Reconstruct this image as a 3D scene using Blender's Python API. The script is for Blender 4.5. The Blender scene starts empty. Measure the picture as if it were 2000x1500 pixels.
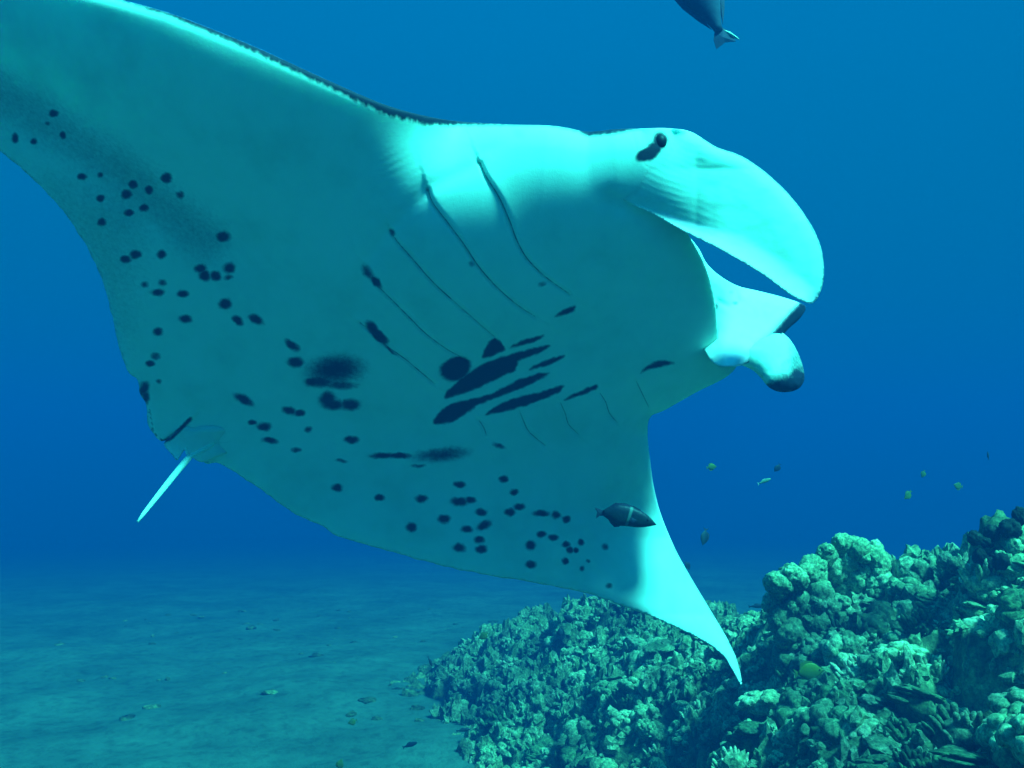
import bpy, math, numpy as np
from mathutils import Vector
from mathutils.geometry import delaunay_2d_cdt

SC = bpy.context.scene
COL = SC.collection
rng = np.random.default_rng(11)

# ------------------------------------------------------------------ camera, world, sun, exposure
F = 1732.0                      # focal length in photograph pixels (2000 wide)
CAMZ = 2.6
PITCH = math.radians(4.0)
FW = np.array([0, math.cos(PITCH), math.sin(PITCH)])
UP = np.array([0, -math.sin(PITCH), math.cos(PITCH)])
RT = np.array([1.0, 0, 0])
CAM = np.array([0, 0, CAMZ])
SURF = CAMZ + 2.4               # top of the hazy water box

def at(px, py, d):
    px, py, d = np.broadcast_arrays(np.asarray(px, float), np.asarray(py, float), np.asarray(d, float))
    u = (px - 1000) / F * d
    v = (750 - py) / F * d
    return CAM + d[..., None] * FW + u[..., None] * RT + v[..., None] * UP

cam = bpy.data.cameras.new('camera')
cam.sensor_width = 36
cam.lens = 36 * F / 2000
cam.clip_start = 0.05
cam.clip_end = 600
camo = bpy.data.objects.new('camera', cam)
camo.location = (0, 0, CAMZ)
camo.rotation_euler = (math.pi / 2 + PITCH, 0, 0)
COL.objects.link(camo)
SC.camera = camo

SUN = Vector((0.50, -0.32, 0.80)).normalized()
EL = math.asin(SUN.z)
world = bpy.data.worlds.new("World")
SC.world = world
world.use_nodes = True
nt = world.node_tree
nt.nodes.clear()
N = nt.nodes.new
L = nt.links.new
out = N('ShaderNodeOutputWorld')
bg1 = N('ShaderNodeBackground')
bg2 = N('ShaderNodeBackground')
add = N('ShaderNodeAddShader')
sky = N('ShaderNodeTexSky')
sky.sky_type = 'NISHITA'
sky.sun_disc = False
sky.sun_elevation = EL
sky.sun_rotation = math.atan2(SUN.x, SUN.y)
geo = N('ShaderNodeTexCoord')
sep = N('ShaderNodeSeparateXYZ')
L(geo.outputs['Generated'], sep.inputs[0])
# daylight reaches down through the round window of the surface overhead
win = N('ShaderNodeMapRange'); win.interpolation_type = 'SMOOTHSTEP'
win.inputs['From Min'].default_value = 0.60
win.inputs['From Max'].default_value = 0.80
L(sep.outputs['Z'], win.inputs['Value'])
tint = N('ShaderNodeMix'); tint.data_type = 'RGBA'; tint.blend_type = 'MULTIPLY'
tint.inputs['Factor'].default_value = 1
L(sky.outputs[0], tint.inputs['A'])
tint.inputs['B'].default_value = (0.02, 0.85, 0.9, 1)
m2 = N('ShaderNodeMix'); m2.data_type = 'RGBA'; m2.blend_type = 'MULTIPLY'
m2.inputs['Factor'].default_value = 1
L(tint.outputs['Result'], m2.inputs['A']); L(win.outputs[0], m2.inputs['B'])
L(m2.outputs['Result'], bg1.inputs[0])
bg1.inputs[1].default_value = 0.068
# the blue glow of open water, a little brighter upwards
ramp = N('ShaderNodeValToRGB')
mr = N('ShaderNodeMapRange')
mr.inputs['From Min'].default_value = -1
L(sep.outputs['Z'], mr.inputs['Value'])
L(mr.outputs[0], ramp.inputs[0])
cr = ramp.color_ramp
cr.elements[0].position = 0.0; cr.elements[0].color = (0.0, 0.05, 0.10, 1)
cr.elements[1].position = 1.0; cr.elements[1].color = (0.0, 0.20, 0.36, 1)
e = cr.elements.new(0.5); e.color = (0.0, 0.048, 0.083, 1)
e = cr.elements.new(0.75); e.color = (0.0, 0.062, 0.145, 1)
L(ramp.outputs[0], bg2.inputs[0])
bg2.inputs[1].default_value = 1.0
L(bg1.outputs[0], add.inputs[0]); L(bg2.outputs[0], add.inputs[1])
L(add.outputs[0], out.inputs[0])

sun = bpy.data.lights.new('sun', 'SUN')
sun.energy = 5.0
sun.color = (0.07, 1.0, 0.88)          # daylight with nearly all its red taken by the water
sun.angle = math.radians(9)           # the rippled surface above spreads the sun's disc
suno = bpy.data.objects.new('sun', sun)
suno.rotation_euler = SUN.to_track_quat('Z', 'Y').to_euler()
suno.location = (3, -2, 12)
COL.objects.link(suno)

SC.view_settings.view_transform = 'Standard'
SC.view_settings.look = 'None'
SC.view_settings.gamma = 1
SC.view_settings.use_curve_mapping = False
SC.view_settings.exposure = 1.82
SC.cycles.use_denoising = True
SC.cycles.volume_bounces = 1
SC.cycles.max_bounces = 6
SC.cycles.diffuse_bounces = 3

# ------------------------------------------------------------------ helpers
def tag(o, label=None, cat=None, group=None, kind=None):
    if label: o['label'] = label
    if cat: o['category'] = cat
    if group: o['group'] = group
    if kind: o['kind'] = kind
    return o

def link(name, me, parent=None, mat=None):
    o = bpy.data.objects.new(name, me)
    COL.objects.link(o)
    if parent is not None:
        o.parent = parent
    if mat is not None and len(me.materials) == 0:
        me.materials.append(mat)
    return o

def empty(name, loc):
    o = bpy.data.objects.new(name, None)
    o.empty_display_size = 0.05
    o.location = loc
    COL.objects.link(o)
    return o

def mesh_from(name, V, T, smooth=True, attrs=None):
    V = np.ascontiguousarray(V, np.float32); T = np.ascontiguousarray(T, np.int32)
    me = bpy.data.meshes.new(name)
    me.vertices.add(len(V)); me.vertices.foreach_set('co', V.ravel())
    k = T.shape[1]
    me.loops.add(T.size); me.loops.foreach_set('vertex_index', T.ravel())
    me.polygons.add(len(T)); me.polygons.foreach_set('loop_start', np.arange(0, T.size, k, dtype=np.int32))
    me.polygons.foreach_set('use_smooth', np.full(len(T), smooth))
    for a, v in (attrs or {}).items():
        at_ = me.attributes.new(a, 'FLOAT', 'POINT')
        at_.data.foreach_set('value', np.ascontiguousarray(v, np.float32))
    me.update(calc_edges=True)
    me.validate()
    return me

def hsh(i, j, k, s):
    h = (i * 374761393 + j * 668265263 + k * 2147483647 + s * 974634777) & 0xffffffff
    h = ((h ^ (h >> 13)) * 1274126177) & 0xffffffff
    h = ((h ^ (h >> 16)) * 2246822519) & 0xffffffff
    return ((h ^ (h >> 15)) & 0xffffff) / float(0xffffff)

def vnoise(P, s=0):
    P = np.asarray(P, float)
    I = np.floor(P).astype(np.int64); f = P - I
    f = f * f * f * (f * (f * 6 - 15) + 10)
    r = 0
    for a in (0, 1):
        for b in (0, 1):
            for c in (0, 1):
                w = (f[..., 0] if a else 1 - f[..., 0]) * (f[..., 1] if b else 1 - f[..., 1]) * (f[..., 2] if c else 1 - f[..., 2])
                r = r + w * hsh(I[..., 0] + a, I[..., 1] + b, I[..., 2] + c, s)
    return r * 2 - 1

def fbm(P, o=4, s=0):
    r = 0; a = 1.0; t = 0
    for k in range(o):
        r = r + a * vnoise(P * 2.03 ** k + 7.3 * k, s + k); t += a; a *= 0.5
    return r / t

def catmull(pts, step):
    P = np.array(pts, float); n = len(P); o = []
    for i in range(n):
        a, b, c, d = P[i - 1], P[i], P[(i + 1) % n], P[(i + 2) % n]
        m = max(1, int(round(np.linalg.norm(c - b) / step)))
        for t in np.arange(m) / m:
            o.append(0.5 * (2 * b + (c - a) * t + (2 * a - 5 * b + 4 * c - d) * t * t + (3 * b - a - 3 * c + d) * t ** 3))
    return np.array(o)

def curve_open(pts, step):
    P = np.array(pts, float)
    P = np.vstack([2 * P[0] - P[1], P, 2 * P[-1] - P[-2]]); o = []
    for i in range(1, len(P) - 2):
        a, b, c, d = P[i - 1], P[i], P[i + 1], P[i + 2]
        m = max(1, int(round(np.linalg.norm(c - b) / step)))
        for t in np.arange(m) / m:
            o.append(0.5 * (2 * b + (c - a) * t + (2 * a - 5 * b + 4 * c - d) * t * t + (3 * b - a - 3 * c + d) * t ** 3))
    o.append(P[-2])
    return np.array(o)

def pdist(Q, line, closed=False, side=False):
    """distance from the points Q to a polyline"""
    A = np.asarray(line, float)
    B = np.roll(A, -1, 0) if closed else A[1:]
    if not closed: A = A[:-1]
    best = np.full(len(Q), 1e9); sg = np.zeros(len(Q))
    for a, b in zip(A, B):
        ab = b - a; q = Q - a
        t = np.clip((q @ ab) / max(ab @ ab, 1e-9), 0, 1)
        dd = np.hypot(*(q - t[:, None] * ab).T)
        m = dd < best
        best[m] = dd[m]
        if side:
            sg[m] = np.sign(ab[0] * q[m, 1] - ab[1] * q[m, 0])
    return (best, sg) if side else best

def inside(Q, poly):
    A = np.asarray(poly, float); B = np.roll(A, -1, 0)
    c = np.zeros(len(Q), bool)
    for a, b in zip(A, B):
        m = (a[1] > Q[:, 1]) != (b[1] > Q[:, 1])
        if a[1] != b[1]:
            x = (b[0] - a[0]) * (Q[:, 1] - a[1]) / (b[1] - a[1]) + a[0]
            c ^= m & (Q[:, 0] < x)
    return c

def ss(x, a, b):
    t = np.clip((x - a) / (b - a), 0, 1); return t * t * (3 - 2 * t)

def tube(pts, rad, n=10):
    P = np.array(pts, float); R = np.broadcast_to(rad, (len(P),)).astype(float)
    V = []; Tn = np.gradient(P, axis=0)
    ref = np.array([0.13, 0.21, 0.97])
    for p, t, r in zip(P, Tn, R):
        t = t / (np.linalg.norm(t) + 1e-12)
        u = np.cross(t, ref); u /= np.linalg.norm(u) + 1e-12
        v = np.cross(t, u)
        for k in range(n):
            a = 2 * math.pi * k / n
            V.append(p + r * (math.cos(a) * u + math.sin(a) * v))
    T = []
    for i in range(len(P) - 1):
        for k in range(n):
            a = i * n + k; b = i * n + (k + 1) % n
            T += [(a, a + n, b), (b, a + n, b + n)]
    V.append(P[0]); V.append(P[-1]); c0 = len(V) - 2; c1 = c0 + 1
    m = (len(P) - 1) * n
    for k in range(n):
        T += [(c0, k, (k + 1) % n), (c1, m + (k + 1) % n, m + k)]
    return np.array(V), np.array(T)

def ico(sub):
    t = (1 + 5 ** .5) / 2
    V = [(-1, t, 0), (1, t, 0), (-1, -t, 0), (1, -t, 0), (0, -1, t), (0, 1, t), (0, -1, -t), (0, 1, -t), (t, 0, -1), (t, 0, 1), (-t, 0, -1), (-t, 0, 1)]
    T = [(0, 11, 5), (0, 5, 1), (0, 1, 7), (0, 7, 10), (0, 10, 11), (1, 5, 9), (5, 11, 4), (11, 10, 2), (10, 7, 6), (7, 1, 8), (3, 9, 4), (3, 4, 2), (3, 2, 6), (3, 6, 8), (3, 8, 9), (4, 9, 5), (2, 4, 11), (6, 2, 10), (8, 6, 7), (9, 8, 1)]
    V = [np.array(v) / np.linalg.norm(v) for v in V]
    for _ in range(sub):
        C = {}; NT = []
        def mid(a, b):
            k = (min(a, b), max(a, b))
            if k not in C:
                m = V[a] + V[b]; V.append(m / np.linalg.norm(m)); C[k] = len(V) - 1
            return C[k]
        for a, b, c in T:
            x, y, z = mid(a, b), mid(b, c), mid(c, a)
            NT += [(a, x, z), (b, y, x), (c, z, y), (x, y, z)]
        T = NT
    return np.array(V), np.array(T)

# ------------------------------------------------------------------ materials
def new_mat(name, rough=0.6, spec=0.3):
    m = bpy.data.materials.new(name); m.use_nodes = True
    b = m.node_tree.nodes['Principled BSDF']
    b.inputs['Roughness'].default_value = rough
    b.inputs['Specular IOR Level'].default_value = spec
    return m, m.node_tree, b

def noise_node(t, scale, detail=4, rough=0.6, vec=None):
    n = t.nodes.new('ShaderNodeTexNoise')
    n.inputs['Scale'].default_value = scale
    n.inputs['Detail'].default_value = detail
    n.inputs['Roughness'].default_value = rough
    if vec is not None: t.links.new(vec, n.inputs['Vector'])
    return n

def ramp_node(t, fac, stops, interp='LINEAR'):
    r = t.nodes.new('ShaderNodeValToRGB'); c = r.color_ramp; c.interpolation = interp
    c.elements[0].position, c.elements[0].color = stops[0][0], (*stops[0][1], 1)
    c.elements[1].position, c.elements[1].color = stops[-1][0], (*stops[-1][1], 1)
    for p, k in stops[1:-1]:
        e = c.elements.new(p); e.color = (*k, 1)
    t.links.new(fac, r.inputs[0]); return r

def math_node(t, op, a, b=None):
    n = t.nodes.new('ShaderNodeMath'); n.operation = op
    for i, v in enumerate((a, b)):
        if v is None: continue
        if isinstance(v, (int, float)): n.inputs[i].default_value = v
        else: t.links.new(v, n.inputs[i])
    return n.outputs[0]

def bump(t, b, h, strength, dist):
    n = t.nodes.new('ShaderNodeBump'); n.inputs['Strength'].default_value = strength
    n.inputs['Distance'].default_value = dist
    t.links.new(h, n.inputs['Height']); t.links.new(n.outputs[0], b.inputs['Normal'])

def skin_material():
    m, t, b = new_mat('manta_skin', 0.6, 0.08)
    co = t.nodes.new('ShaderNodeTexCoord').outputs['Object']
    a = t.nodes.new('ShaderNodeAttribute'); a.attribute_name = 'pigment_shade'
    n1 = noise_node(t, 70, 5, 0.7, co)
    n2 = noise_node(t, 4, 7, 0.62, co)
    n3 = noise_node(t, 220, 2, 0.6, co)
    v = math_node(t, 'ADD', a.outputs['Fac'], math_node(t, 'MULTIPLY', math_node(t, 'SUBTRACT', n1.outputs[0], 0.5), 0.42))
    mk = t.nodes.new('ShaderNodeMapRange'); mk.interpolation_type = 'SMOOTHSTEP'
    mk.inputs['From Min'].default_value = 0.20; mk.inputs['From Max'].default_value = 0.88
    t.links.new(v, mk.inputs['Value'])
    pale0 = ramp_node(t, n2.outputs[0], [(0.28, (0.48, 0.78, 0.64)), (0.5, (0.56, 0.88, 0.74)), (0.72, (0.62, 0.92, 0.79))])  # greener and duller than true skin, water-filtered light put into the base colour
    # the lining of the mouth and inner fin margin: real white, plus painted sunlit glare
    wa = t.nodes.new('ShaderNodeAttribute'); wa.attribute_name = 'lining_highlight'
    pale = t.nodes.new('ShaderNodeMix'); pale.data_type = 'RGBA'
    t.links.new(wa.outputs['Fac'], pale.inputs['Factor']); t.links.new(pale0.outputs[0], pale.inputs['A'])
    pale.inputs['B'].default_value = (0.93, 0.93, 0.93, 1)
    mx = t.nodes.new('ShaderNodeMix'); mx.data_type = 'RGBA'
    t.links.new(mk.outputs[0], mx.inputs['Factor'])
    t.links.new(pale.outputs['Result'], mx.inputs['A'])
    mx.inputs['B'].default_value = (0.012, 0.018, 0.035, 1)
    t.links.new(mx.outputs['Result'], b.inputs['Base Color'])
    h = math_node(t, 'ADD', n1.outputs[0], n3.outputs[0])
    bump(t, b, h, 0.12, 0.004)
    b.inputs['Subsurface Weight'].default_value = 0.5
    b.inputs['Subsurface Radius'].default_value = (0.5, 0.9, 1.0)
    b.inputs['Subsurface Scale'].default_value = 0.028
    return m

def reef_material(name, stops, scale, bscale, bd=0.02, rough=0.85, vary=0.0):
    m, t, b = new_mat(name, rough, 0.15)
    co = t.nodes.new('ShaderNodeNewGeometry').outputs['Position']
    n1 = noise_node(t, scale, 8, 0.72, co)
    n2 = noise_node(t, bscale, 6, 0.75, co)
    f = n1.outputs[0]
    if vary:
        oi = t.nodes.new('ShaderNodeObjectInfo')
        f = math_node(t, 'ADD', f, math_node(t, 'MULTIPLY', math_node(t, 'SUBTRACT', oi.outputs['Random'], 0.5), vary))
    r = ramp_node(t, f, stops)
    mul = t.nodes.new('ShaderNodeMix'); mul.data_type = 'RGBA'; mul.blend_type = 'MULTIPLY'
    mul.inputs['Factor'].default_value = 0.8
    t.links.new(r.outputs[0], mul.inputs['A'])
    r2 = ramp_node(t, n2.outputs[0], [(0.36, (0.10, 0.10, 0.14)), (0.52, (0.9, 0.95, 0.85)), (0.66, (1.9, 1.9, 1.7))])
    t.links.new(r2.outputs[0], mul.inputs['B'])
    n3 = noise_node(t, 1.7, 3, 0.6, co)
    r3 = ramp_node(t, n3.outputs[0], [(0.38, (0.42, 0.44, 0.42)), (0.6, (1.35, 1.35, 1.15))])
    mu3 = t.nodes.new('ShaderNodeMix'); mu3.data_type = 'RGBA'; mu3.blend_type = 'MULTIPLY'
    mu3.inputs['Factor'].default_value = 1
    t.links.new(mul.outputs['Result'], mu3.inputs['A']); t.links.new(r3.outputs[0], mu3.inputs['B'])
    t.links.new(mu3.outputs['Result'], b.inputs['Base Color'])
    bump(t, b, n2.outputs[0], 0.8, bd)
    return m

def plain(name, c, rough=0.6, spec=0.3, var=0.35, scale=40):
    m, t, b = new_mat(name, rough, spec)
    co = t.nodes.new('ShaderNodeTexCoord').outputs['Object']
    n = noise_node(t, scale, 4, 0.6, co)
    lo = tuple(x * (1 - var) for x in c); hi = tuple(min(1, x * (1 + var)) for x in c)
    r = ramp_node(t, n.outputs[0], [(0.3, lo), (0.7, hi)])
    t.links.new(r.outputs[0], b.inputs['Base Color'])
    return m

M_SKIN = skin_material()
M_SLIT = plain('gill_slit_dark', (0.05, 0.07, 0.08), 0.7)
M_EYE = plain('eye_dark', (0.006, 0.007, 0.012), 0.5, 0.12)
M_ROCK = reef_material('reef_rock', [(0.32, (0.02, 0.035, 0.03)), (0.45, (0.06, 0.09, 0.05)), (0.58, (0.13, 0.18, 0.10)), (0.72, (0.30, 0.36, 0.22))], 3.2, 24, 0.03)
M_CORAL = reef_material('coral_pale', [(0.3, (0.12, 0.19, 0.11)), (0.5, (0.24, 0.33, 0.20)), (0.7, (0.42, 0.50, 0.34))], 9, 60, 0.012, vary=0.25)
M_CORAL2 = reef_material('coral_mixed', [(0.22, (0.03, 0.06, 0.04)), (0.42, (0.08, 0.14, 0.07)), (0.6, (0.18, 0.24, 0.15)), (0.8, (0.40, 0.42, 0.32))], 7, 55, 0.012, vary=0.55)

# ------------------------------------------------------------------ seabed
def slope_off(X, Y):
    u = np.maximum(0, np.hypot(X * 0.7, Y) - 8)
    return 0.085 * u * u / (u + 6)

def seabed_height(X, Y):
    P = np.stack([X, Y, 0 * X], -1)
    return 0.10 * fbm(P * 0.5, 3, 3) + 0.05 * fbm(P * np.array([1.4, 2.2, 1]), 4, 5) + 0.012 * (X * 0.3)

ys = np.concatenate([np.linspace(-40, 3, 24)[:-1], 3 + 0.06 * np.arange(170), np.geomspace(13.3, 200, 90)])
xs = np.concatenate([-np.geomspace(10, 200, 40)[::-1], np.linspace(-10, 10, 300)[1:-1], np.geomspace(10, 200, 40)])
X, Y = np.meshgrid(xs, ys)
Z = seabed_height(X, Y) - slope_off(X, Y)
V = np.stack([X, Y, Z], -1).reshape(-1, 3)
nx = len(xs)
ii = (np.arange(len(ys) - 1)[:, None] * nx + np.arange(nx - 1)[None]).ravel()
Q = np.stack([ii, ii + 1, ii + nx + 1, ii + nx], -1)
m, t, b = new_mat('seabed_sand', 0.9, 0.1)
co = t.nodes.new('ShaderNodeNewGeometry').outputs['Position']
n1 = noise_node(t, 0.9, 7, 0.68, co); n2 = noise_node(t, 7, 6, 0.7, co)
r1 = ramp_node(t, n1.outputs[0], [(0.34, (0.035, 0.076, 0.060)), (0.5, (0.05, 0.104, 0.080)), (0.68, (0.072, 0.142, 0.106))])
r2 = ramp_node(t, n2.outputs[0], [(0.36, (0.6, 0.6, 0.62)), (0.52, (1, 1, 1))])
mu = t.nodes.new('ShaderNodeMix'); mu.data_type = 'RGBA'; mu.blend_type = 'MULTIPLY'; mu.inputs['Factor'].default_value = 0.8
t.links.new(r1.outputs[0], mu.inputs['A']); t.links.new(r2.outputs[0], mu.inputs['B'])
t.links.new(mu.outputs['Result'], b.inputs['Base Color'])
bump(t, b, n2.outputs[0], 0.6, 0.06)
tag(link('seabed', mesh_from('seabed', V, Q), None, m), 'pale sandy seabed with rubble patches fading into blue water', kind='structure')

# ------------------------------------------------------------------ reef slope
CP = []
for px, py, d in [(870, 1440, 8.2), (900, 1380, 8.6), (960, 1310, 9.0), (1000, 1250, 9.4), (1060, 1205, 9.6), (1130, 1175, 9.4), (1250, 1190, 8.6), (1350, 1215, 7.6),
                  (1450, 1232, 6.2), (1500, 1235, 5.4), (1560, 1230, 4.9), (1650, 1200, 4.75), (1740, 1160, 4.7), (1800, 1165, 4.6), (1880, 1145, 4.5), (1940, 1160, 4.1), (2000, 1130, 4.0), (2150, 1080, 3.9),
                  (1000, 1500, 6.9), (1200, 1500, 5.6), (1500, 1500, 3.9), (1750, 1500, 3.1), (2000, 1500, 2.6), (2200, 1500, 2.3), (2300, 1250, 3.2),
                  (1200, 1350, 6.9), (1400, 1400, 5.3), (1600, 1320, 4.5), (1600, 1420, 4.0), (1800, 1300, 4.0), (1800, 1400, 3.5), (1950, 1350, 3.35), (1100, 1420, 6.9)]:
    CP.append(at(px, py, d))
CP = np.array(CP)
extra = np.array([(-2.2, 7.5, -0.3), (-2.0, 9.5, -0.3), (-1.5, 12, -0.4), (2, 12.5, -0.3), (5, 13, 0.0), (-1.6, 5.5, -0.3), (-1.0, 4.0, 0.0), (0, 3, 0.5), (1, 1.5, 0.8), (3.5, 1, 1.5),
                  (5, 3, 2.3), (6, 6, 2.0), (4, 7, 1.1), (2.5, 6.5, 1.0), (6, 9, 0.6), (9, 5, 2.2), (9, 9, 1.2), (1.5, 9.6, 0.5), (3, 8.5, 0.5)])
CP = np.vstack([CP, extra])
def tps_fit(C, lam=0.04):
    n = len(C); D = np.linalg.norm(C[:, None, :2] - C[None, :, :2], axis=2)
    K = np.where(D > 0, D * D * np.log(D + 1e-12), 0) + lam * np.eye(n)
    Pm = np.hstack([np.ones((n, 1)), C[:, :2]])
    A = np.block([[K, Pm], [Pm.T, np.zeros((3, 3))]])
    return np.linalg.solve(A, np.concatenate([C[:, 2], np.zeros(3)]))
TW = tps_fit(CP)
def reef_base(X, Y):
    r = TW[-3] + TW[-2] * X + TW[-1] * Y
    for c, w in zip(CP, TW):
        D2 = (X - c[0]) ** 2 + (Y - c[1]) ** 2 + 1e-9
        r = r + w * 0.5 * D2 * np.log(D2)
    return r
def reef_height(X, Y):
    P = np.stack([X, Y, 0 * X], -1)
    W = P + 0.15 * np.stack([fbm(P * 2.2, 2, 40), fbm(P * 2.2, 2, 50), 0 * X], -1)
    h = reef_base(X, Y)
    big = fbm(W * 1.3, 3, 21)
    lump = 1 - np.abs(fbm(W * 3.4, 3, 23)) * 2.4
    knob = 1 - np.abs(fbm(W * 11.0, 3, 29)) * 2.6
    pit = ss(fbm(W * 2.3, 3, 33), 0.08, 0.34)
    return h + 0.12 * big + 0.08 * lump + 0.035 * knob + 0.012 * fbm(W * 26, 2, 35) - 0.34 * pit

gx = np.arange(-2.4, 6.2, 0.024)
gy = np.concatenate([np.arange(1.2, 6.4, 0.024), np.arange(6.4, 12.0, 0.04)])
X, Y = np.meshgrid(gx, gy)
Z = reef_height(X, Y)
fade = ss(X, -2.4, -1.2) * ss(12.0 - Y, 0, 1.5)
Z = Z * fade - 0.4 * (1 - fade)
V = np.stack([X, Y, Z], -1).reshape(-1, 3)
nx = len(gx)
ii = (np.arange(len(gy) - 1)[:, None] * nx + np.arange(nx - 1)[None]).ravel()
Q = np.stack([ii, ii + 1, ii + nx + 1, ii + nx], -1)
tag(link('reef_slope', mesh_from('reef_slope', V, Q), None, M_ROCK), 'rugged green coral rock slope rising to the right', kind='structure')

# ---- coral lobe meshes
IV3, IT3 = ico(3); IV2, IT2 = ico(2); IV1, IT1 = ico(1)
def lobe_shape(V, s, amp=0.22, f=1.6):
    n = fbm(V * f + s * 5.1, 2, s)
    k = 1 - np.abs(fbm(V * 4.2 + s * 3.3, 3, s + 9)) * 2
    r = 1 + amp * n + 0.17 * k
    return V * r[:, None]
M_DARK = reef_material('dark_rock_undercut_shade', [(0.35, (0.004, 0.007, 0.008)), (0.55, (0.012, 0.02, 0.018)), (0.75, (0.06, 0.09, 0.06))], 12, 60, 0.012)  # dark rock whose near-black also paints the shade of the outcrop's undercut
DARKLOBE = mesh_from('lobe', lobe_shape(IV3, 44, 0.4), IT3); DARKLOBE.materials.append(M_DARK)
LOBES = []
for s in range(7):
    LOBES.append(mesh_from('lobe', lobe_shape(IV3, s + 1), IT3))

def clump(seed, kind):
    """a small coral colony as one mesh"""
    r = np.random.default_rng(seed); VV = []; TT = []; n = 0
    cnt = {0: 34, 1: 16, 2: 46, 3: 12}[kind]
    for i in range(cnt):
        z = r.uniform(0.02, 1); a = r.uniform(0, 2 * math.pi); q = math.sqrt(max(0, 1 - z * z))
        d = np.array([q * math.cos(a), q * math.sin(a), z * 0.75])
        if kind == 0: sc = np.array([1, 1, 1.0]) * r.uniform(0.15, 0.24); c = d * r.uniform(0.6, 0.85)
        elif kind == 1: sc = np.array([1, 1, 0.9]) * r.uniform(0.28, 0.42); c = d * 0.55
        elif kind == 2: sc = np.array([1, 1, 2.3]) * r.uniform(0.07, 0.12); c = d * r.uniform(0.6, 1.0)
        else: sc = np.array([1, 1, 0.22]) * r.uniform(0.3, 0.5); c = d * np.array([0.6, 0.6, 0.75])
        B, T = (IV2, IT2) if kind != 2 else (IV1, IT1)
        P = lobe_shape(B, int(seed * 31 + i) % 91, 0.28) * sc
        if kind == 2:      # fingers lean outwards
            P[:, :2] += np.outer(P[:, 2], d[:2]) * 0.7
        VV.append(P + c); TT.append(T + n); n += len(P)
    P = lobe_shape(IV2, seed, 0.2) * np.array([0.62, 0.62, 0.45]); VV.append(P); TT.append(IT2 + n)
    return mesh_from('coral_clump', np.vstack(VV), np.vstack(TT))

# ---- the big coral heads along the crest, every lobe a part
def coral_head(name, label, cat, d0, lobes, seed, mat, core=True, group=None):
    r = np.random.default_rng(seed)
    L_ = np.array(lobes, float)
    c = at(L_[:, 0].mean(), L_[:, 1].max(), d0 + 0.05)
    root = empty(name, c)
    tag(root, label, cat, group)
    if core:
        px, py = L_[:, 0].mean(), L_[:, 1].mean()
        sx = (np.ptp(L_[:, 0])) / F * d0 * 0.40; sz = (np.ptp(L_[:, 1])) / F * d0 * 0.46
        P = lobe_shape(IV3, seed, 0.3) * np.array([sx, sx, sz])
        o = link('colony_base', mesh_from('colony_base', P, IT3), root, M_ROCK)
        o.location = Vector(at(px, py + 14, d0 + sx * 0.75)) - Vector(c)
    for px, py, R in L_:
        me = LOBES[r.integers(len(LOBES))]
        if not me.materials: me.materials.append(mat)
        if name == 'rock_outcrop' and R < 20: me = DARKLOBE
        o = link('lobe', me, root)
        k = R / F * d0 * 1.08
        o.location = Vector(at(px, py, d0 + r.uniform(-0.05, 0.06))) - Vector(c)
        o.scale = (k * r.uniform(.85, 1.1), k * r.uniform(.9, 1.2), k * r.uniform(.95, 1.3))
        o.rotation_euler = (r.uniform(-.5, .5), r.uniform(-.5, .5), r.uniform(0, 6.28))
        if R > 15:        # knuckles on the lobe
            for q in range(3):
                me2 = LOBES[r.integers(len(LOBES))]
                if not me2.materials: me2.materials.append(mat)
                o2 = link('lobe', me2, root)
                a = r.uniform(0, 6.28); kk = k * r.uniform(.38, .55)
                o2.location = o.location + Vector((math.cos(a) * k * .7, -k * r.uniform(.2, .7), math.sin(a) * k * .75))
                o2.scale = (kk, kk, kk * 1.15); o2.rotation_euler = (a, 0, a)
    return root

coral_head('coral_colony', 'lobed coral head left of the tallest colony, nearest the manta wing tip', 'coral', 4.62,
           [(1520, 1140, 22), (1550, 1128, 22), (1585, 1122, 25), (1600, 1160, 22), (1512, 1178, 20), (1530, 1210, 22), (1560, 1178, 24), (1590, 1215, 27), (1628, 1190, 26), (1628, 1232, 26), (1545, 1240, 25)], 3, M_CORAL)
coral_head('coral_colony', 'tallest knobbly coral head standing up against the blue water', 'coral', 4.72,
           [(1648, 1066, 22), (1612, 1086, 17), (1680, 1076, 18), (1712, 1072, 13), (1715, 1100, 20), (1630, 1112, 20), (1660, 1100, 14), (1690, 1112, 18), (1675, 1140, 22), (1642, 1146, 17), (1720, 1140, 22), (1705, 1180, 24), (1655, 1186, 22)], 5, M_CORAL)
coral_head('coral_colony', 'small rounded coral head right of the tallest colony on the crest', 'coral', 4.6,
           [(1775, 1116, 21), (1798, 1120, 20), (1788, 1140, 24), (1820, 1142, 15)], 8, M_CORAL)
coral_head('coral_colony', 'little stalked coral on the crest beside the dark outcrop', 'coral', 4.55,
           [(1845, 1096, 12), (1862, 1103, 14), (1878, 1112, 11), (1852, 1122, 13), (1860, 1145, 13)], 9, M_CORAL)
coral_head('coral_colony', 'broad flat coral head below the crest with a dark hollow above it', 'coral', 4.28,
           [(1638, 1278, 21), (1668, 1270, 23), (1700, 1283, 25), (1660, 1300, 22), (1700, 1310, 22), (1720, 1298, 18), (1640, 1296, 15)], 12, M_CORAL)
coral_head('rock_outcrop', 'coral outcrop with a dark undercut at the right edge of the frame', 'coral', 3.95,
           [(1992, 1070, 30), (1985, 1112, 36), (1965, 1150, 26), (2015, 1040, 30), (1903, 1052, 10), (1912, 1086, 10), (1936, 1042, 12), (1925, 1060, 8), (1972, 1034, 15), (1993, 1012, 13), (1955, 1095, 16), (1938, 1075, 15), (1928, 1100, 13), (1930, 1125, 13), (1932, 1150, 13), (1945, 1135, 17), (2040, 1090, 50), (1975, 1190, 26)], 14, M_CORAL2)

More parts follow.
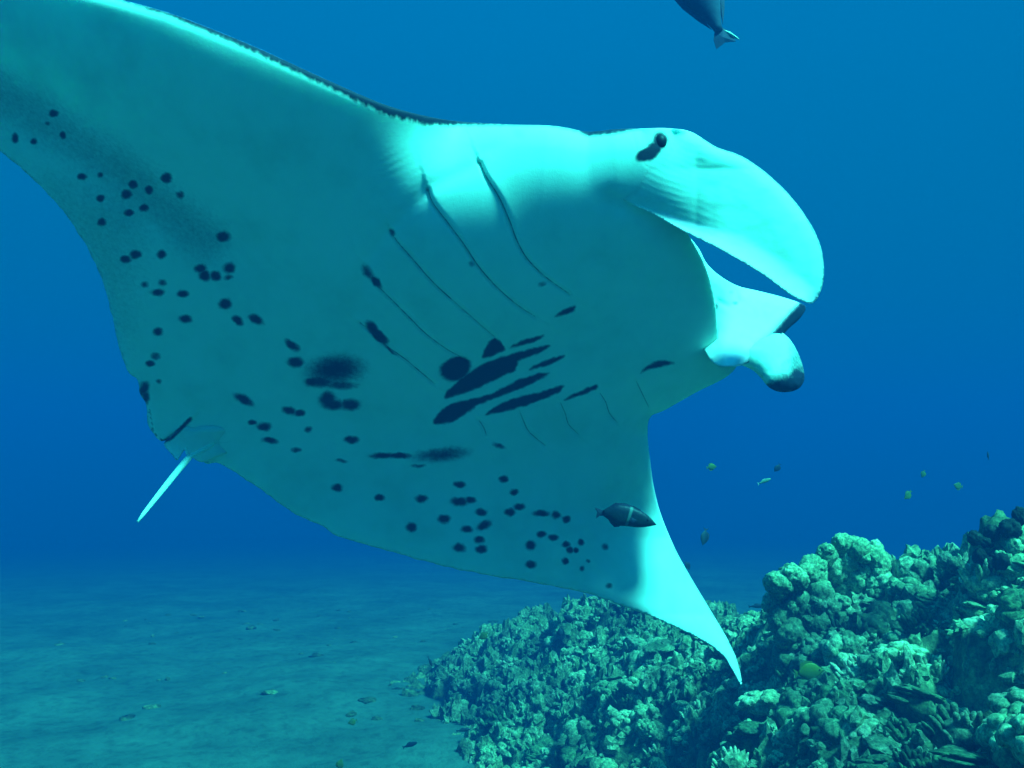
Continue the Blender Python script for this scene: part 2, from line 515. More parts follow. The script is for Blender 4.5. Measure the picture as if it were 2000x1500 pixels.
# ---- scattered colonies
def project(P):
    q = P - CAM; d = q @ FW
    return 1000 + F * (q @ RT) / d, 750 - F * (q @ UP) / d, d

KIN = ['knobbly coral clump', 'lobed coral mound', 'fingered coral clump', 'thin plated coral']
def zone(px, py):
    if px < 1150: return 'at the left foot of the reef by the sand'
    if py < 1265: return 'along the reef crest against the water'
    if px > 1650 and py > 1350: return 'in the near right corner of the reef'
    if px < 1450: return 'on the slope under the drooping wing tip'
    return 'on the slope below the big coral colonies'
protos = []
for s in range(10):
    me = clump(s + 1, [0, 1, 2, 0, 3, 1, 0, 2, 3, 1][s]); me.materials.append(M_CORAL2 if s % 3 else M_CORAL)
    protos.append((me, [0, 1, 2, 0, 3, 1, 0, 2, 3, 1][s]))
placed = 0; tries = 0
while placed < 270 and tries < 9000:
    tries += 1
    px = rng.uniform(880, 2060); py = rng.uniform(1170, 1560)
    # march the view ray to the reef
    d = np.arange(2.2, 10, 0.05); P = at(px, py, d)
    hit = np.nonzero(P[:, 2] < reef_base(P[:, 0], P[:, 1]))[0]
    if len(hit) == 0: continue
    p = P[hit[0]]
    if p[2] < 0.0: continue
    if 1500 < px < 1740 and py < 1260: continue
    me, k = protos[rng.integers(10)]
    s = rng.uniform(0.045, 0.125) * (1 + 0.05 * d[hit[0]])
    z = float(reef_height(np.array([p[0]]), np.array([p[1]]))[0])
    o = link('coral_clump', me)
    o.location = (p[0], p[1], z - 0.1 * s)
    o.scale = (s, s * rng.uniform(.8, 1.25), s * rng.uniform(.7, 1.2))
    o.rotation_euler = (rng.uniform(-.35, .35), rng.uniform(-.35, .35), rng.uniform(0, 6.28))
    sz = 'small ' if s < 0.11 else 'larger '; zn = zone(px, py); tag(o, sz + KIN[k] + ' ' + zn, 'coral', sz + ['knobbly corals', 'lobed corals', 'fingered corals', 'plated corals'][k] + ' ' + zn)
    placed += 1

# ---- rubble and small growth, uncountable
n = 15000
PX = rng.uniform(-1.8, 5.6, n * 3); PY = rng.uniform(1.6, 10.5, n * 3)
PZ = reef_height(PX, PY)
a_, b_, dd = project(np.stack([PX, PY, PZ], -1))
keep = (a_ > 820) & (a_ < 2080) & (b_ > 980) & (b_ < 1580) & (PZ > 0.02)
PX, PY, PZ, dd = (v[keep][:n] for v in (PX, PY, PZ, dd))
n = len(PX)
S = rng.uniform(0.007, 0.021, n) * rng.choice([1, 1, 1.5], n) * (0.7 + dd * 0.13)
var = [lobe_shape(IV1, s, 0.75, 2.6) * np.random.default_rng(s).uniform(.6, 1.4, 3) for s in range(16)]
VV = np.zeros((n, len(IV1), 3)); 
which = rng.integers(16, size=n); ang = rng.uniform(0, 6.28, n)
base = np.array(var)[which]
ca, sa = np.cos(ang)[:, None], np.sin(ang)[:, None]
sx, sy, sz = (rng.uniform(.6, 1.3, n)[:, None], rng.uniform(.6, 1.3, n)[:, None], rng.uniform(.5, 1.9, n)[:, None])
x = base[..., 0] * sx; y = base[..., 1] * sy; z = base[..., 2] * sz
VV[..., 0] = (x * ca - y * sa) * S[:, None] + PX[:, None]
VV[..., 1] = (x * sa + y * ca) * S[:, None] + PY[:, None]
VV[..., 2] = z * S[:, None] + (PZ + 0.3 * S)[:, None]
T = (IT1[None] + (np.arange(n) * len(IV1))[:, None, None]).reshape(-1, 3)
tag(link('coral_rubble', mesh_from('coral_rubble', VV.reshape(-1, 3), T, False), None, M_CORAL2), 'knobbly coral rubble and small growth covering the reef slope', 'coral rubble', kind='stuff')

# loose stones on the sand
n = 90
PX = rng.uniform(-7, 1, n); PY = rng.uniform(6, 17, n); PZ = seabed_height(PX, PY) - slope_off(PX, PY)
S = rng.uniform(0.015, 0.07, n) * rng.uniform(.4, 1, n)
base = np.array(var)[rng.integers(12, size=n)] * S[:, None, None] * np.array([1.3, 1.3, 0.6])
V = base + np.stack([PX, PY, PZ], -1)[:, None]
T = (IT1[None] + (np.arange(n) * len(IV1))[:, None, None]).reshape(-1, 3)
tag(link('seabed_rubble', mesh_from('seabed_rubble', V.reshape(-1, 3), T), None, M_ROCK), 'scattered dark rubble lying on the sandy bottom', 'rubble', kind='stuff')

# ------------------------------------------------------------------ manta ray
# every outline point, mark and crease below is (across, down) on the animal as seen from the front, spread on its own curved surface
TOPEDGE = [(-560, -60), (-420, -110), (-250, -115), (-100, -95), (50, -55), (150, -22), (250, 3), (330, 25), (400, 51), (500, 92), (600, 138), (700, 183), (760, 207), (830, 226), (900, 237)]
HEADTOP = [(900, 237), (1000, 243), (1070, 245), (1110, 250), (1150, 257), (1200, 252), (1250, 251), (1310, 251)]
HEADR = [(1345, 262), (1368, 300), (1368, 350), (1350, 400), (1336, 430), (1345, 458), (1360, 485), (1378, 522), (1390, 560), (1398, 600), (1402, 640), (1410, 680)]
CHIN = [(1440, 706), (1420, 735), (1360, 766), (1300, 800), (1270, 815)]
WINGR = [(1265, 850), (1270, 900), (1277, 950), (1291, 1005), (1318, 1070), (1348, 1125), (1378, 1175), (1408, 1225), (1432, 1270), (1444, 1305), (1449, 1336)]
TRAIL = [(1438, 1325), (1424, 1297), (1400, 1270), (1345, 1237), (1260, 1200), (1180, 1170), (1120, 1152), (1040, 1138), (940, 1121), (860, 1104), (780, 1082), (700, 1060), (655, 1045), (630, 1028), (570, 1000), (520, 963), (470, 930), (430, 906), (400, 903), (378, 880), (350, 853),
         (318, 862), (300, 848), (288, 825), (285, 790), (273, 766), (268, 741), (252, 728), (240, 700), (228, 660), (213, 595), (195, 535), (165, 475), (125, 415), (60, 345), (0, 295), (-100, 215), (-250, 150), (-420, 110), (-560, 85), (-650, 40)]
GILLS = [[(938, 318), (950, 345), (975, 385), (995, 430), (1010, 470), (1030, 505), (1065, 540), (1112, 574)],
         [(836, 370), (845, 395), (875, 435), (905, 475), (935, 520), (970, 560), (1010, 595), (1045, 618)],
         [(764, 450), (775, 470), (810, 510), (850, 555), (900, 600), (940, 635), (965, 657)],
         [(715, 525), (730, 550), (760, 580), (800, 620), (830, 650), (870, 680), (895, 694), (918, 705)],
         [(703, 630), (728, 650), (755, 675), (790, 700), (820, 725), (850, 750)],
         [(1243, 745), (1255, 770), (1267, 795)], [(1172, 768), (1183, 785), (1190, 806), (1205, 825)],
         [(1095, 787), (1105, 810), (1110, 828), (1130, 848)], [(1015, 803), (1025, 828), (1035, 845), (1065, 870)], [(935, 820), (945, 835), (950, 850)]]
GILLC = [curve_open(g, 8) for g in GILLS]
RIM = [(1000, 262), (945, 300), (928, 324), (836, 366), (764, 444), (708, 520), (697, 610)]

def body_depth(Q, edges=True):
    px, py = Q[:, 0], Q[:, 1]
    yk = np.clip(py, None, 780)
    d = 3.10 + 0.00155 * (yk - 600)
    q = np.clip(py - 780, 0, 225)
    d += 0.00155 * (q - q * q / 560.0) + 0.00030 * np.clip(py - 1005, 0, None)
    d += 0.00015 * (px - 900)
    d += 0.30 * (np.clip(620 - px, 0, None) / 620) ** 2
    # belly swells gently towards the camera
    d -= 0.10 * np.exp(-(((px - 980) / 330) ** 2 + ((py - 600) / 260) ** 2))
    d -= 0.05 * np.exp(-(((px - 870) / 170) ** 2 + ((py - 530) / 150) ** 2))
    d += 0.025 * np.exp(-(((px - 1000) * 0.42 + (py - 720) * 0.9) / 60) ** 2 - ((px - 1000) / 220) ** 2)
    # folded trough across the near wing
    u = (px - 220) * 0.55 - (py - 330) * 0.835
    w = (px - 220) * 0.835 + (py - 330) * 0.55
    d += 0.060 * np.exp(-(u / 70) ** 2 - (w / 330) ** 4) * 0.9
    # tension creases between wing and head
    v = (px - 745) * 0.42 + (py - 360) * 0.91
    a = (px - 745) * 0.91 - (py - 360) * 0.42
    d += 0.00028 * (0.5 + 1.6 * fbm(np.stack([(px + py) / 60, (px - py) / 60, 0 * px], -1), 2, 66)) * np.sin(v / 14 * 2 * math.pi + 3 * fbm(np.stack([px / 90, py / 90, 0 * px], -1), 2, 67)) * np.exp(-(v / 75) ** 2 - ((a - 20) / 170) ** 2)
    if not edges: return d
    t1 = pdist(Q, TOPEDGE); d += (0.20 - 0.10 * ss(px, 380, 980)) * np.clip(1 - t1 / 420, 0, 1) ** 3
    d += 0.016 * (1 - np.sqrt(1 - np.clip(1 - t1 / 22, 0, 1) ** 2))
    t2 = pdist(Q, HEADTOP); d += 0.19 * np.clip(1 - t2 / 270, 0, 1) ** 3
    d += 0.05 * (1 - np.sqrt(1 - np.clip(1 - t2 / 45, 0, 1) ** 2))
    t3 = pdist(Q, HEADR); d += np.interp(py, [370, 425], [0.20, 0.05]) * np.clip(1 - t3 / 110, 0, 1) ** 2
    t4 = pdist(Q, CHIN); d += 0.10 * np.clip(1 - t4 / 120, 0, 1) ** 2
    t5 = pdist(Q, WINGR)
    R5 = np.interp(py, [820, 900, 1000, 1200, 1340], [60, 90, 150, 150, 70])
    A5 = np.interp(py, [800, 850, 950, 1050, 1200, 1340], [0.02, 0.08, 0.17, 0.25, 0.22, 0.08])
    d += 1.25 * A5 * np.clip(1 - t5 / (R5 * 1.3), 0, 1) ** 2.4
    t6 = pdist(Q, TRAIL); d += 0.012 * np.clip(1 - t6 / 20, 0, 1) ** 2
    # gill slits
    for i, g in enumerate(GILLC):
        t, sg = pdist(Q, g, side=True)
        k = 1.0 if i < 5 else 0.5
        d += k * 0.009 * np.exp(-(t / 4.5) ** 2) + k * 0.004 * np.exp(-t / 28) * sg
    t, sg = pdist(Q, RIM, side=True)
    d += 0.006 * np.exp(-(t / 16) ** 2)
    # crease at the corner of the mouth
    t = pdist(Q, [(1190, 392), (1235, 408), (1290, 440)]); d += 0.010 * np.exp(-(t / 20) ** 2)
    # overlap of the inner wing corner
    t, sg = pdist(Q, [(318, 863), (345, 846), (375, 817)], side=True); d += 0.006 * np.exp(-t / 10) * sg
    return d

SPOTS_AND_SHADE = [(105,222,9,8),(92,241,6,6,0,.8),(30,270,7,9),(66,276,7,7),(123,264,7,8),(160,345,9,7),(195,342,7,6,0,.85),(259,361,10,9),(247,380,11,9),(291,372,9,9),(325,348,11,9),(352,380,9,8,0,.85),(196,388,9,7),(281,406,9,7),(251,416,10,7),(199,434,9,8),(435,462,14,10),
 (246,506,10,8),(264,497,11,8),(315,496,9,8),(392,524,12,9),(400,538,11,10),(422,538,10,9),(448,523,11,10),(446,542,9,5,0,.8),(282,556,9,6,0,.8),(317,552,8,6,0,.8),(308,571,13,7),(357,574,10,7),(440,593,12,10),(465,626,12,7,35),(500,623,15,8,28),(362,623,12,8),(309,648,9,7),(304,696,9,7,20,.8),(293,709,9,6),(310,744,6,5,0,.75),
 (571,675,15,7,40),(577,707,16,9),(655,722,50,26,-5,.95,3),(625,745,28,12,0,.9,4),(610,746,13,9),(665,752,32,9,0,.8,4),(476,780,19,8,25),(640,780,15,14),(650,790,22,10),(684,790,18,11),(564,802,13,8,15),(585,807,10,7),(493,826,8,5),(516,833,13,8),(528,861,14,6,8),(602,839,8,6,0,.8),(578,879,10,5,0,.85),(686,859,13,7),(666,900,13,4,8,.75),
 (748,890,24,6),(778,890,24,5),(862,888,50,13,-5,.85,3),(816,910,15,4,0,.75),(658,953,10,7),(742,972,9,6),(823,974,11,7),(898,946,11,6),(896,980,15,8),(919,977,12,6),(868,1014,12,8),(803,1029,10,9),(912,1033,11,7),(940,1000,11,7),(984,936,9,6),(1004,962,9,6),(1014,990,11,6),(996,1000,10,7),(1057,1003,15,6),(1086,1006,9,7),(1107,1014,8,7,-25),
 (945,1026,14,8,-20),(937,1054,10,7),(897,1069,12,8),(940,1072,10,7),(1058,1044,8,6),(1081,1049,9,6),(1036,1064,10,9,-30),(1037,1102,10,7),(1106,1064,7,6),(1113,1075,6,6),(1125,1075,6,5),(1135,1059,6,6),(1182,1068,7,7,0,.8),(1104,1096,6,7),(1149,1096,5,4,0,.8),(1137,1110,5,5,0,.8),(1189,1145,7,6,0,.8),(975,871,13,5,18,.8),
 (719,532,17,9,55,.8,3),(734,550,16,6,50),(727,640,16,10,50,.95,4),(740,655,22,9,45,1,5),(762,682,18,3,40,.8),(1059,555,9,5,-20,.7),(921,516,6,6,-40,.65),(835,370,4,6,0,.6),(766,454,5,9,-20,.8),(890,720,29,21,-22,1,9),(905,712,12,12),
 (280,760,10,16,20,.9,4),(284,776,7,14,0,.9,4),
 (1289,275,14,17,10,1,5),(1279,288,14,12,0,1,5),(1266,300,24,12,-25,1,7),(1296,300,60,30,-20,.36,3),(1260,385,60,16,20,.30,3),(1300,395,55,9,12,.30,4)]  # last two smears paint the shade under the eye and at the mouth corner
POLYS = [[(942,700),(950,672),(966,660),(978,668),(988,680),(975,690)],
 [(868,778),(878,758),(905,735),(950,708),(1010,688),(1072,674),(1060,687),(1012,708),(1008,722),(985,735),(940,755),(900,770)],
 [(996,680),(1020,665),(1062,654),(1048,667),(1015,677)],
 [(1033,723),(1060,705),(1104,693),(1085,708),(1060,716)],
 [(845,826),(860,803),(882,788),(925,778),(960,768),(1000,748),(1035,733),(1073,728),(1050,743),(1015,761),(975,776),(935,792),(905,812),(880,826)],
 [(946,811),(970,792),(1010,776),(1060,763),(1101,752),(1085,770),(1040,788),(990,803)],
 [(1102,782),(1120,768),(1145,758),(1160,751),(1169,752),(1164,761),(1140,770),(1120,777)],
 [(1083,619),(1100,604),(1124,597),(1122,607),(1105,614)],
 [(1250,728),(1272,709),(1295,704),(1320,710),(1292,716),(1270,721)]]
DARKLINES = [([(318, 863), (335, 855), (352, 838), (372, 818)], 5, 1.0), ([(330, 884), (348, 900)], 3, 0.7), ([(420, 866), (455, 862), (480, 864)], 3, .35), ([(292, 800), (300, 845), (318, 862)], 2, .7)]

def body_pigment_shade(Q):
    v = np.zeros(len(Q)); Q0 = Q
    P3 = np.stack([Q[:, 0] / 13, Q[:, 1] / 13, 0 * Q[:, 0]], -1)
    Q = Q + 2.6 * np.stack([fbm(P3, 3, 91), fbm(P3, 3, 95)], -1)
    for s in SPOTS_AND_SHADE:
        cx, cy, rx, ry = s[:4]; an = math.radians(s[4]) if len(s) > 4 else 0
        st = s[5] if len(s) > 5 else 1.0; k = s[6] if len(s) > 6 else 3.4
        rx *= 1.10; ry *= 1.10
        dx, dy = Q[:, 0] - cx, Q[:, 1] - cy
        m = (np.abs(dx) < 3 * rx + 10) & (np.abs(dy) < 3 * rx + 10)
        dx, dy = dx[m], dy[m]
        q = np.hypot((dx * math.cos(an) + dy * math.sin(an)) / rx, (-dx * math.sin(an) + dy * math.cos(an)) / ry)
        v[m] = np.maximum(v[m], st / (1 + np.exp((q - 1) * k)))
    for P in POLYS:
        P = catmull(P, 6)
        m = (Q[:, 0] > P[:, 0].min() - 15) & (Q[:, 0] < P[:, 0].max() + 15) & (Q[:, 1] > P[:, 1].min() - 15) & (Q[:, 1] < P[:, 1].max() + 15)
        t = pdist(Q[m], P, True); sd = np.where(inside(Q[m], P), t, -t)
        v[m] = np.maximum(v[m], 1 / (1 + np.exp(-sd / 2.0)))
    Q = Q0
    for P, w, st in DARKLINES:
        v = np.maximum(v, st * np.exp(-(pdist(Q, P) / w) ** 2))
    for i, g in enumerate(GILLC):
        v = np.maximum(v, (0.40 if i < 5 else 0.36) * np.exp(-(pdist(Q, g) / 3.0) ** 2))
    # ragged dark back showing over the leading edge
    t = pdist(Q, TOPEDGE + HEADTOP[1:])
    w = np.interp(Q[:, 0], [200, 260, 400, 650, 760, 830, 900, 980, 1060, 1130, 1150, 1200, 1235, 1260, 1300], [2, 5, 10, 14, 19, 18, 9, 4, 1, 4, 11, 10, 5, 1, 0])
    rag = fbm(np.stack([Q[:, 0] / 5, Q[:, 1] / 9, 0 * t], -1), 3, 77) * 0.28
    v = np.maximum(v, 1 / (1 + np.exp((t - w * (1 + rag)) / 3.6)) * (w > 0.5))
    # soft shade across the near wing, put into the skin colour as grey
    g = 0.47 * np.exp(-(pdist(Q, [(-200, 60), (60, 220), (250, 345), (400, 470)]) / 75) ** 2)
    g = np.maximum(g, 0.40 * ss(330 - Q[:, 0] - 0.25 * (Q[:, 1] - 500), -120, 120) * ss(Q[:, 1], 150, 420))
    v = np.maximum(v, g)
    t6 = pdist(Q, TRAIL)
    v = np.maximum(v, 0.55 * np.exp(-(t6 / 2.6) ** 2))
    return v

def sheet(name, poly, step, depth, thick, pig_shade, backpig, parent, origin, dense=None, rag=0.0, ragsel=None, lining_highlight=None):
    """solid two-sided body: front surface at depth(), back surface thick() behind, joined round the outline"""
    O = catmull(poly, step)
    if rag:
        w = rag * fbm(np.stack([O[:, 0] / 14, O[:, 1] / 14, 0 * O[:, 0]], -1), 3, 5)
        if ragsel is not None: w = w * ragsel(O)
        nrm = np.roll(O, -1, 0) - np.roll(O, 1, 0); nrm /= np.linalg.norm(nrm, axis=1)[:, None] + 1e-9
        O = O + np.stack([nrm[:, 1], -nrm[:, 0]], -1) * w[:, None]
    x0, y0 = O.min(0); x1, y1 = O.max(0)
    xx, yy = np.meshgrid(np.arange(x0, x1, step), np.arange(y0, y1, step * .87))
    xx = xx + (np.arange(len(xx)) % 2)[:, None] * step / 2
    G = np.stack([xx.ravel(), yy.ravel()], -1)
    G += rng.uniform(-.12, .12, G.shape) * step
    if dense is not None:
        xx, yy = np.meshgrid(np.arange(x0, x1, step / 2), np.arange(y0, y1, step * .435))
        H = np.stack([xx.ravel(), yy.ravel()], -1); G = np.vstack([G[~dense(G)], H[dense(H)]])
    G = G[inside(G, O)]
    G = G[pdist(G, O, True) > step * .55]
    k = len(O)
    r = delaunay_2d_cdt([Vector((p[0], -p[1])) for p in np.vstack([O, G])], [], [list(range(k))][::1], 1, 1e-6)
    P = np.array([(v[0], -v[1]) for v in r[0]]); T = np.array(r[2])
    onb = np.array([any(i < k for i in ov) if ov else False for ov in r[3]])
    a, b, c = P[T[:, 0]], P[T[:, 1]], P[T[:, 2]]
    ar = (b[:, 0] - a[:, 0]) * (c[:, 1] - a[:, 1]) - (b[:, 1] - a[:, 1]) * (c[:, 0] - a[:, 0])
    T[ar > 0] = T[ar > 0][:, ::-1]     # front faces towards the viewer
    d = depth(P); te = pdist(P, O, True); th = thick(P, te); th[onb] = 0
    front = at(P[:, 0], P[:, 1], d)
    idx = np.full(len(P), -1); inn = np.nonzero(~onb)[0]
    idx[onb] = np.nonzero(onb)[0]; idx[inn] = len(P) + np.arange(len(inn))
    Bp = P[inn]; back = at(Bp[:, 0], Bp[:, 1], (d + th)[inn])
    V = np.vstack([front, back]) - np.array(origin)
    TB = idx[T][:, ::-1]
    pf = pig_shade(P)
    pb = backpig(Bp)
    me = mesh_from(name, V, np.vstack([T, TB]), True, {'pigment_shade': np.concatenate([pf, pb]), 'lining_highlight': np.concatenate([lining_highlight(P) if lining_highlight else 0 * pf, 0 * pb])})
    return link(name, me, parent, M_SKIN)

ORG = at(880, 640, 3.25)
manta = empty('manta_ray', ORG)
tag(manta, 'huge pale bellied manta ray gliding above the reef, spotted belly towards us', 'manta ray')

BODY = TOPEDGE + HEADTOP[1:] + HEADR + CHIN + WINGR + TRAIL[:-1] + [(-650, 20)]
def dense(Q):
    m = np.zeros(len(Q), bool)
    for s in SPOTS_AND_SHADE:
        r = max(s[2], s[3]) * 1.5 + 4
        if r > 80: continue
        m |= (np.abs(Q[:, 0] - s[0]) < r) & (np.abs(Q[:, 1] - s[1]) < r)
    m |= (Q[:, 0] > 835) & (Q[:, 0] < 1180) & (Q[:, 1] > 640) & (Q[:, 1] < 835)
    m |= (Q[:, 0] > 560) & (Q[:, 0] < 1000) & (pdist(Q, TOPEDGE) < 30)
    for g in GILLC: m |= pdist(Q, g[::3]) < 10
    return m & (Q[:, 0] > -20)

def body_thick(P, te):
    th = np.interp(P[:, 1], [850, 1100], [0.05, 0.022]) + 0.05 * ss(560 - P[:, 0], 0, 250) * ss(P[:, 1], 120, 350) + 0.34 * np.exp(-(((P[:, 0] - 950) / 420) ** 2 + ((P[:, 1] - 560) / 300) ** 2))
    return th * np.sqrt(np.clip(1 - (1 - np.clip(te / 110, 0, 1)) ** 2, 0, 1)) + 0.001
def dark(P): return np.ones(len(P))
sheet('body', BODY, 4.0, body_depth, body_thick, body_pigment_shade, dark, manta, ORG, dense, 2.2, lambda O: ss(pdist(O, TRAIL), 12, 3))

# near cephalic fin, lit by the sun
FIN_OUT = [(1250, 252), (1310, 251), (1345, 256), (1372, 270), (1400, 287), (1440, 301), (1475, 321), (1510, 349), (1545, 384), (1575, 424), (1596, 462), (1607, 500), (1609, 540), (1602, 572), (1589, 591)]
FIN_IN = [(1572, 590), (1545, 577), (1520, 559), (1495, 540), (1450, 512), (1400, 484), (1345, 457), (1300, 432), (1262, 412), (1238, 402)]
FIN = [(1180, 262), (1205, 256)] + FIN_OUT + FIN_IN + [(1205, 380), (1180, 330)]
def fin_depth(Q):
    px, py = Q[:, 0], Q[:, 1]
    ref = body_depth(np.stack([1300 - 30 * np.log1p(np.exp((1300 - px) / 30)), py], -1), False)
    t2 = pdist(Q, HEADTOP[:-1])
    base = ref + 0.19 * np.clip(1 - pdist(Q, HEADTOP) / 270, 0, 1) ** 3
    base += 0.05 * (1 - np.sqrt(1 - np.clip(1 - t2 / 45, 0, 1) ** 2)) * (1 - ss(px, 1230, 1330))
    base = base + 0.012 * ss(1235 - px, 0, 45) + 0.006 - 0.014 * ss(px, 1185, 1330)
    # the blade turns away from the viewer towards its tip
    u = np.clip(px - 1230, 0, 130); base += 0.0000044 * u * u + 0.00085 * np.clip(px - 1360, 0, None) + 0.0000006 * np.clip(px - 1360, 0, None) ** 2
    base -= 0.0009 * np.clip(py - 330, 0, None) * ss(px, 1250, 1420)
    to = pdist(Q, FIN_OUT[2:]); base += 0.05 * (1 - np.sqrt(1 - np.clip(1 - to / 26, 0, 1) ** 2)) + 0.03 * np.clip(1 - to / 70, 0, 1) ** 2
    ti = pdist(Q, FIN_IN)
    w = np.interp(px, [1240, 1340, 1450, 1560, 1600], [6, 22, 48, 46, 30])
    base -= 0.045 * np.clip(1 - ti / w, 0, 1) ** 2 * (w / 48)
    # soft wrinkles running along the blade
    v = (px - 1300) * -0.33 + (py - 400) * 0.94
    base += 0.0006 * (0.5 + fbm(np.stack([(px * .8 + py * .6) / 55, (py * .8 - px * .6) / 35, 0 * px], -1), 3, 61)) * np.sin(v / 12 * 6.28 + 4 * fbm(np.stack([(px + py) / 80, (px - py) / 80, 0 * px], -1), 2, 3)) * ss(px, 1210, 1330) * ss(1500 - px, 0, 200)
    base += 0.003 * fbm(np.stack([px / 45, py / 30, 0 * px], -1), 3, 8) * ss(px, 1300, 1400)
    return base
def fin_thick(P, te): return 0.03 * np.sqrt(np.clip(1 - (1 - np.clip(te / 25, 0, 1)) ** 2, 0, 1)) + 0.001
def fin_pig_shade(Q):
    v = body_pigment_shade(Q)
    t = pdist(Q, FIN_OUT[3:]); v = np.maximum(v, 0.75 * np.exp(-(t / 3.2) ** 2))
    return v
f1 = sheet('cephalic_fin', FIN, 4.0, fin_depth, fin_thick, fin_pig_shade, dark, manta, ORG, lining_highlight=lambda Q: ss(1.15 - pdist(Q, FIN_IN) / np.interp(Q[:, 0], [1240, 1340, 1450, 1560, 1600], [6, 22, 48, 46, 30]), 0, 0.5) * ss(Q[:, 0], 1270, 1330))
f1['label'] = 'long sunlit head fin curling past the open mouth'

# mouth lining and the inner face of the far cephalic fin
MOUTH = [(1340, 470), (1362, 482), (1380, 514), (1405, 538), (1440, 558), (1480, 568), (1520, 578), (1558, 590), (1574, 600), (1562, 622), (1540, 642), (1525, 660), (1500, 690), (1470, 705), (1430, 716), (1385, 700), (1350, 600)]
def mouth_depth(Q):
    px, py = Q[:, 0], Q[:, 1]
    d = 3.36 + 0.0016 * (640 - py) + 0.0010 * (px - 1430)
    t = pdist(Q, MOUTH[2:9]); d += 0.03 * np.clip(1 - t / 22, 0, 1) ** 2
    d += 0.10 * ss(1425 - px, 0, 70)
    tt = pdist(Q, [(1402, 588), (1425, 600), (1440, 588), (1436, 570)]); d += 0.012 * np.exp(-(tt / 6) ** 2)
    d += 0.10 * ss((px - 1530) * 0.7 + (py - 620) * 0.7, -8, 40)
    return d + 0.006 * fbm(np.stack([px / 25, py / 25, 0 * px], -1), 3, 18)
def mouth_pig_shade(Q):
    v = 0.9 * ss((Q[:, 0] - 1530) * 0.75 + (Q[:, 1] - 618) * 0.66, -8, 14)
    for cx, cy, rx, ry, st in ((1428, 571, 8, 6, .4), (1436, 592, 7, 5, .6), (1400, 598, 5, 10, .6), (1402, 645, 4, 14, .5)):  # small dark dabs put the shading inside the mouth into the colour
        v = np.maximum(v, 1.3 * st * np.exp(-(((Q[:, 0] - cx) / rx) ** 2 + ((Q[:, 1] - cy) / ry) ** 2)))
    return v
sheet('mouth_lining', MOUTH, 4.0, mouth_depth, lambda P, te: 0.05 * np.sqrt(np.clip(1 - (1 - np.clip(te / 30, 0, 1)) ** 2, 0, 1)) + 0.001, mouth_pig_shade, dark, manta, ORG, lining_highlight=lambda Q: ss(Q[:, 0] + 0.35 * (Q[:, 1] - 600), 1400, 1452))

BULB = [(1420, 672), (1450, 652), (1480, 640), (1512, 642), (1538, 658), (1556, 684), (1568, 715), (1571, 740), (1562, 757), (1544, 765), (1520, 765), (1500, 755), (1486, 738), (1468, 722), (1440, 712), (1405, 716), (1400, 690)]
def bulb_depth(Q):
    px, py = Q[:, 0], Q[:, 1]
    d = 3.29 + 0.0010 * (px - 1450) + 0.0012 * (700 - py)
    t = pdist(Q, BULB, True); d += 0.10 * (1 - np.sqrt(1 - np.clip(1 - t / 52, 0, 1) ** 2)) * ss(px, 1405, 1470)
    d += 0.14 * ss(1445 - px, 0, 50)
    return d + 0.004 * fbm(np.stack([px / 18, py / 18, 0 * px], -1), 3, 28)
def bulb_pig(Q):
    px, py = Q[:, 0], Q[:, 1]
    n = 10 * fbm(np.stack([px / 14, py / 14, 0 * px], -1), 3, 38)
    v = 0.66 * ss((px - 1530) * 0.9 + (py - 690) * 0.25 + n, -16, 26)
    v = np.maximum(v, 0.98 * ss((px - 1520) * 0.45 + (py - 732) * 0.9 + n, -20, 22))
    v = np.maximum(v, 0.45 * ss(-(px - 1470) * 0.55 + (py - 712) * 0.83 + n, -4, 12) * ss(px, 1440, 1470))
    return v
f2 = sheet('cephalic_fin', BULB, 3.0, bulb_depth, lambda P, te: 0.10 * np.sqrt(np.clip(1 - (1 - np.clip(te / 50, 0, 1)) ** 2, 0, 1)) + 0.001, bulb_pig, dark, manta, ORG)
f2['label'] = 'rolled head fin with a dark tip beyond the mouth'

# pelvic fin at the root of the tail
PEL = [(322, 862), (345, 842), (378, 818), (430, 822), (475, 838), (480, 862), (455, 880), (425, 892), (400, 902), (385, 900), (368, 886), (360, 880), (352, 892), (345, 899), (334, 886), (322, 872)]
def pel_depth(Q):
    d = body_depth(Q, False) - 0.014 + 0.035 * ss(Q[:, 0], 410, 470) + 0.03 * ss(845 - Q[:, 1], 0, 25)
    t = pdist(Q, [(360, 880), (352, 850), (380, 835)]); d += 0.006 * np.exp(-(t / 8) ** 2)
    return d + 0.008 * np.exp(-((Q[:, 0] - 440) / 40) ** 2) * np.sin(Q[:, 1] / 9)
def pel_pig(Q):
    v = 0.6 * np.exp(-(pdist(Q, [(330, 884), (348, 900)]) / 3.5) ** 2)
    for P, w, st in DARKLINES: v = np.maximum(v, st * np.exp(-(pdist(Q, P) / w) ** 2))
    return np.maximum(v, 0.30 * np.exp(-(((Q[:, 0] - 448) / 28) ** 2 + ((Q[:, 1] - 864) / 4) ** 2)))
sheet('pelvic_fin', PEL, 3.0, pel_depth, lambda P, te: 0.008 * np.clip(te / 10, 0, 1) + 0.0005, pel_pig, dark, manta, ORG)

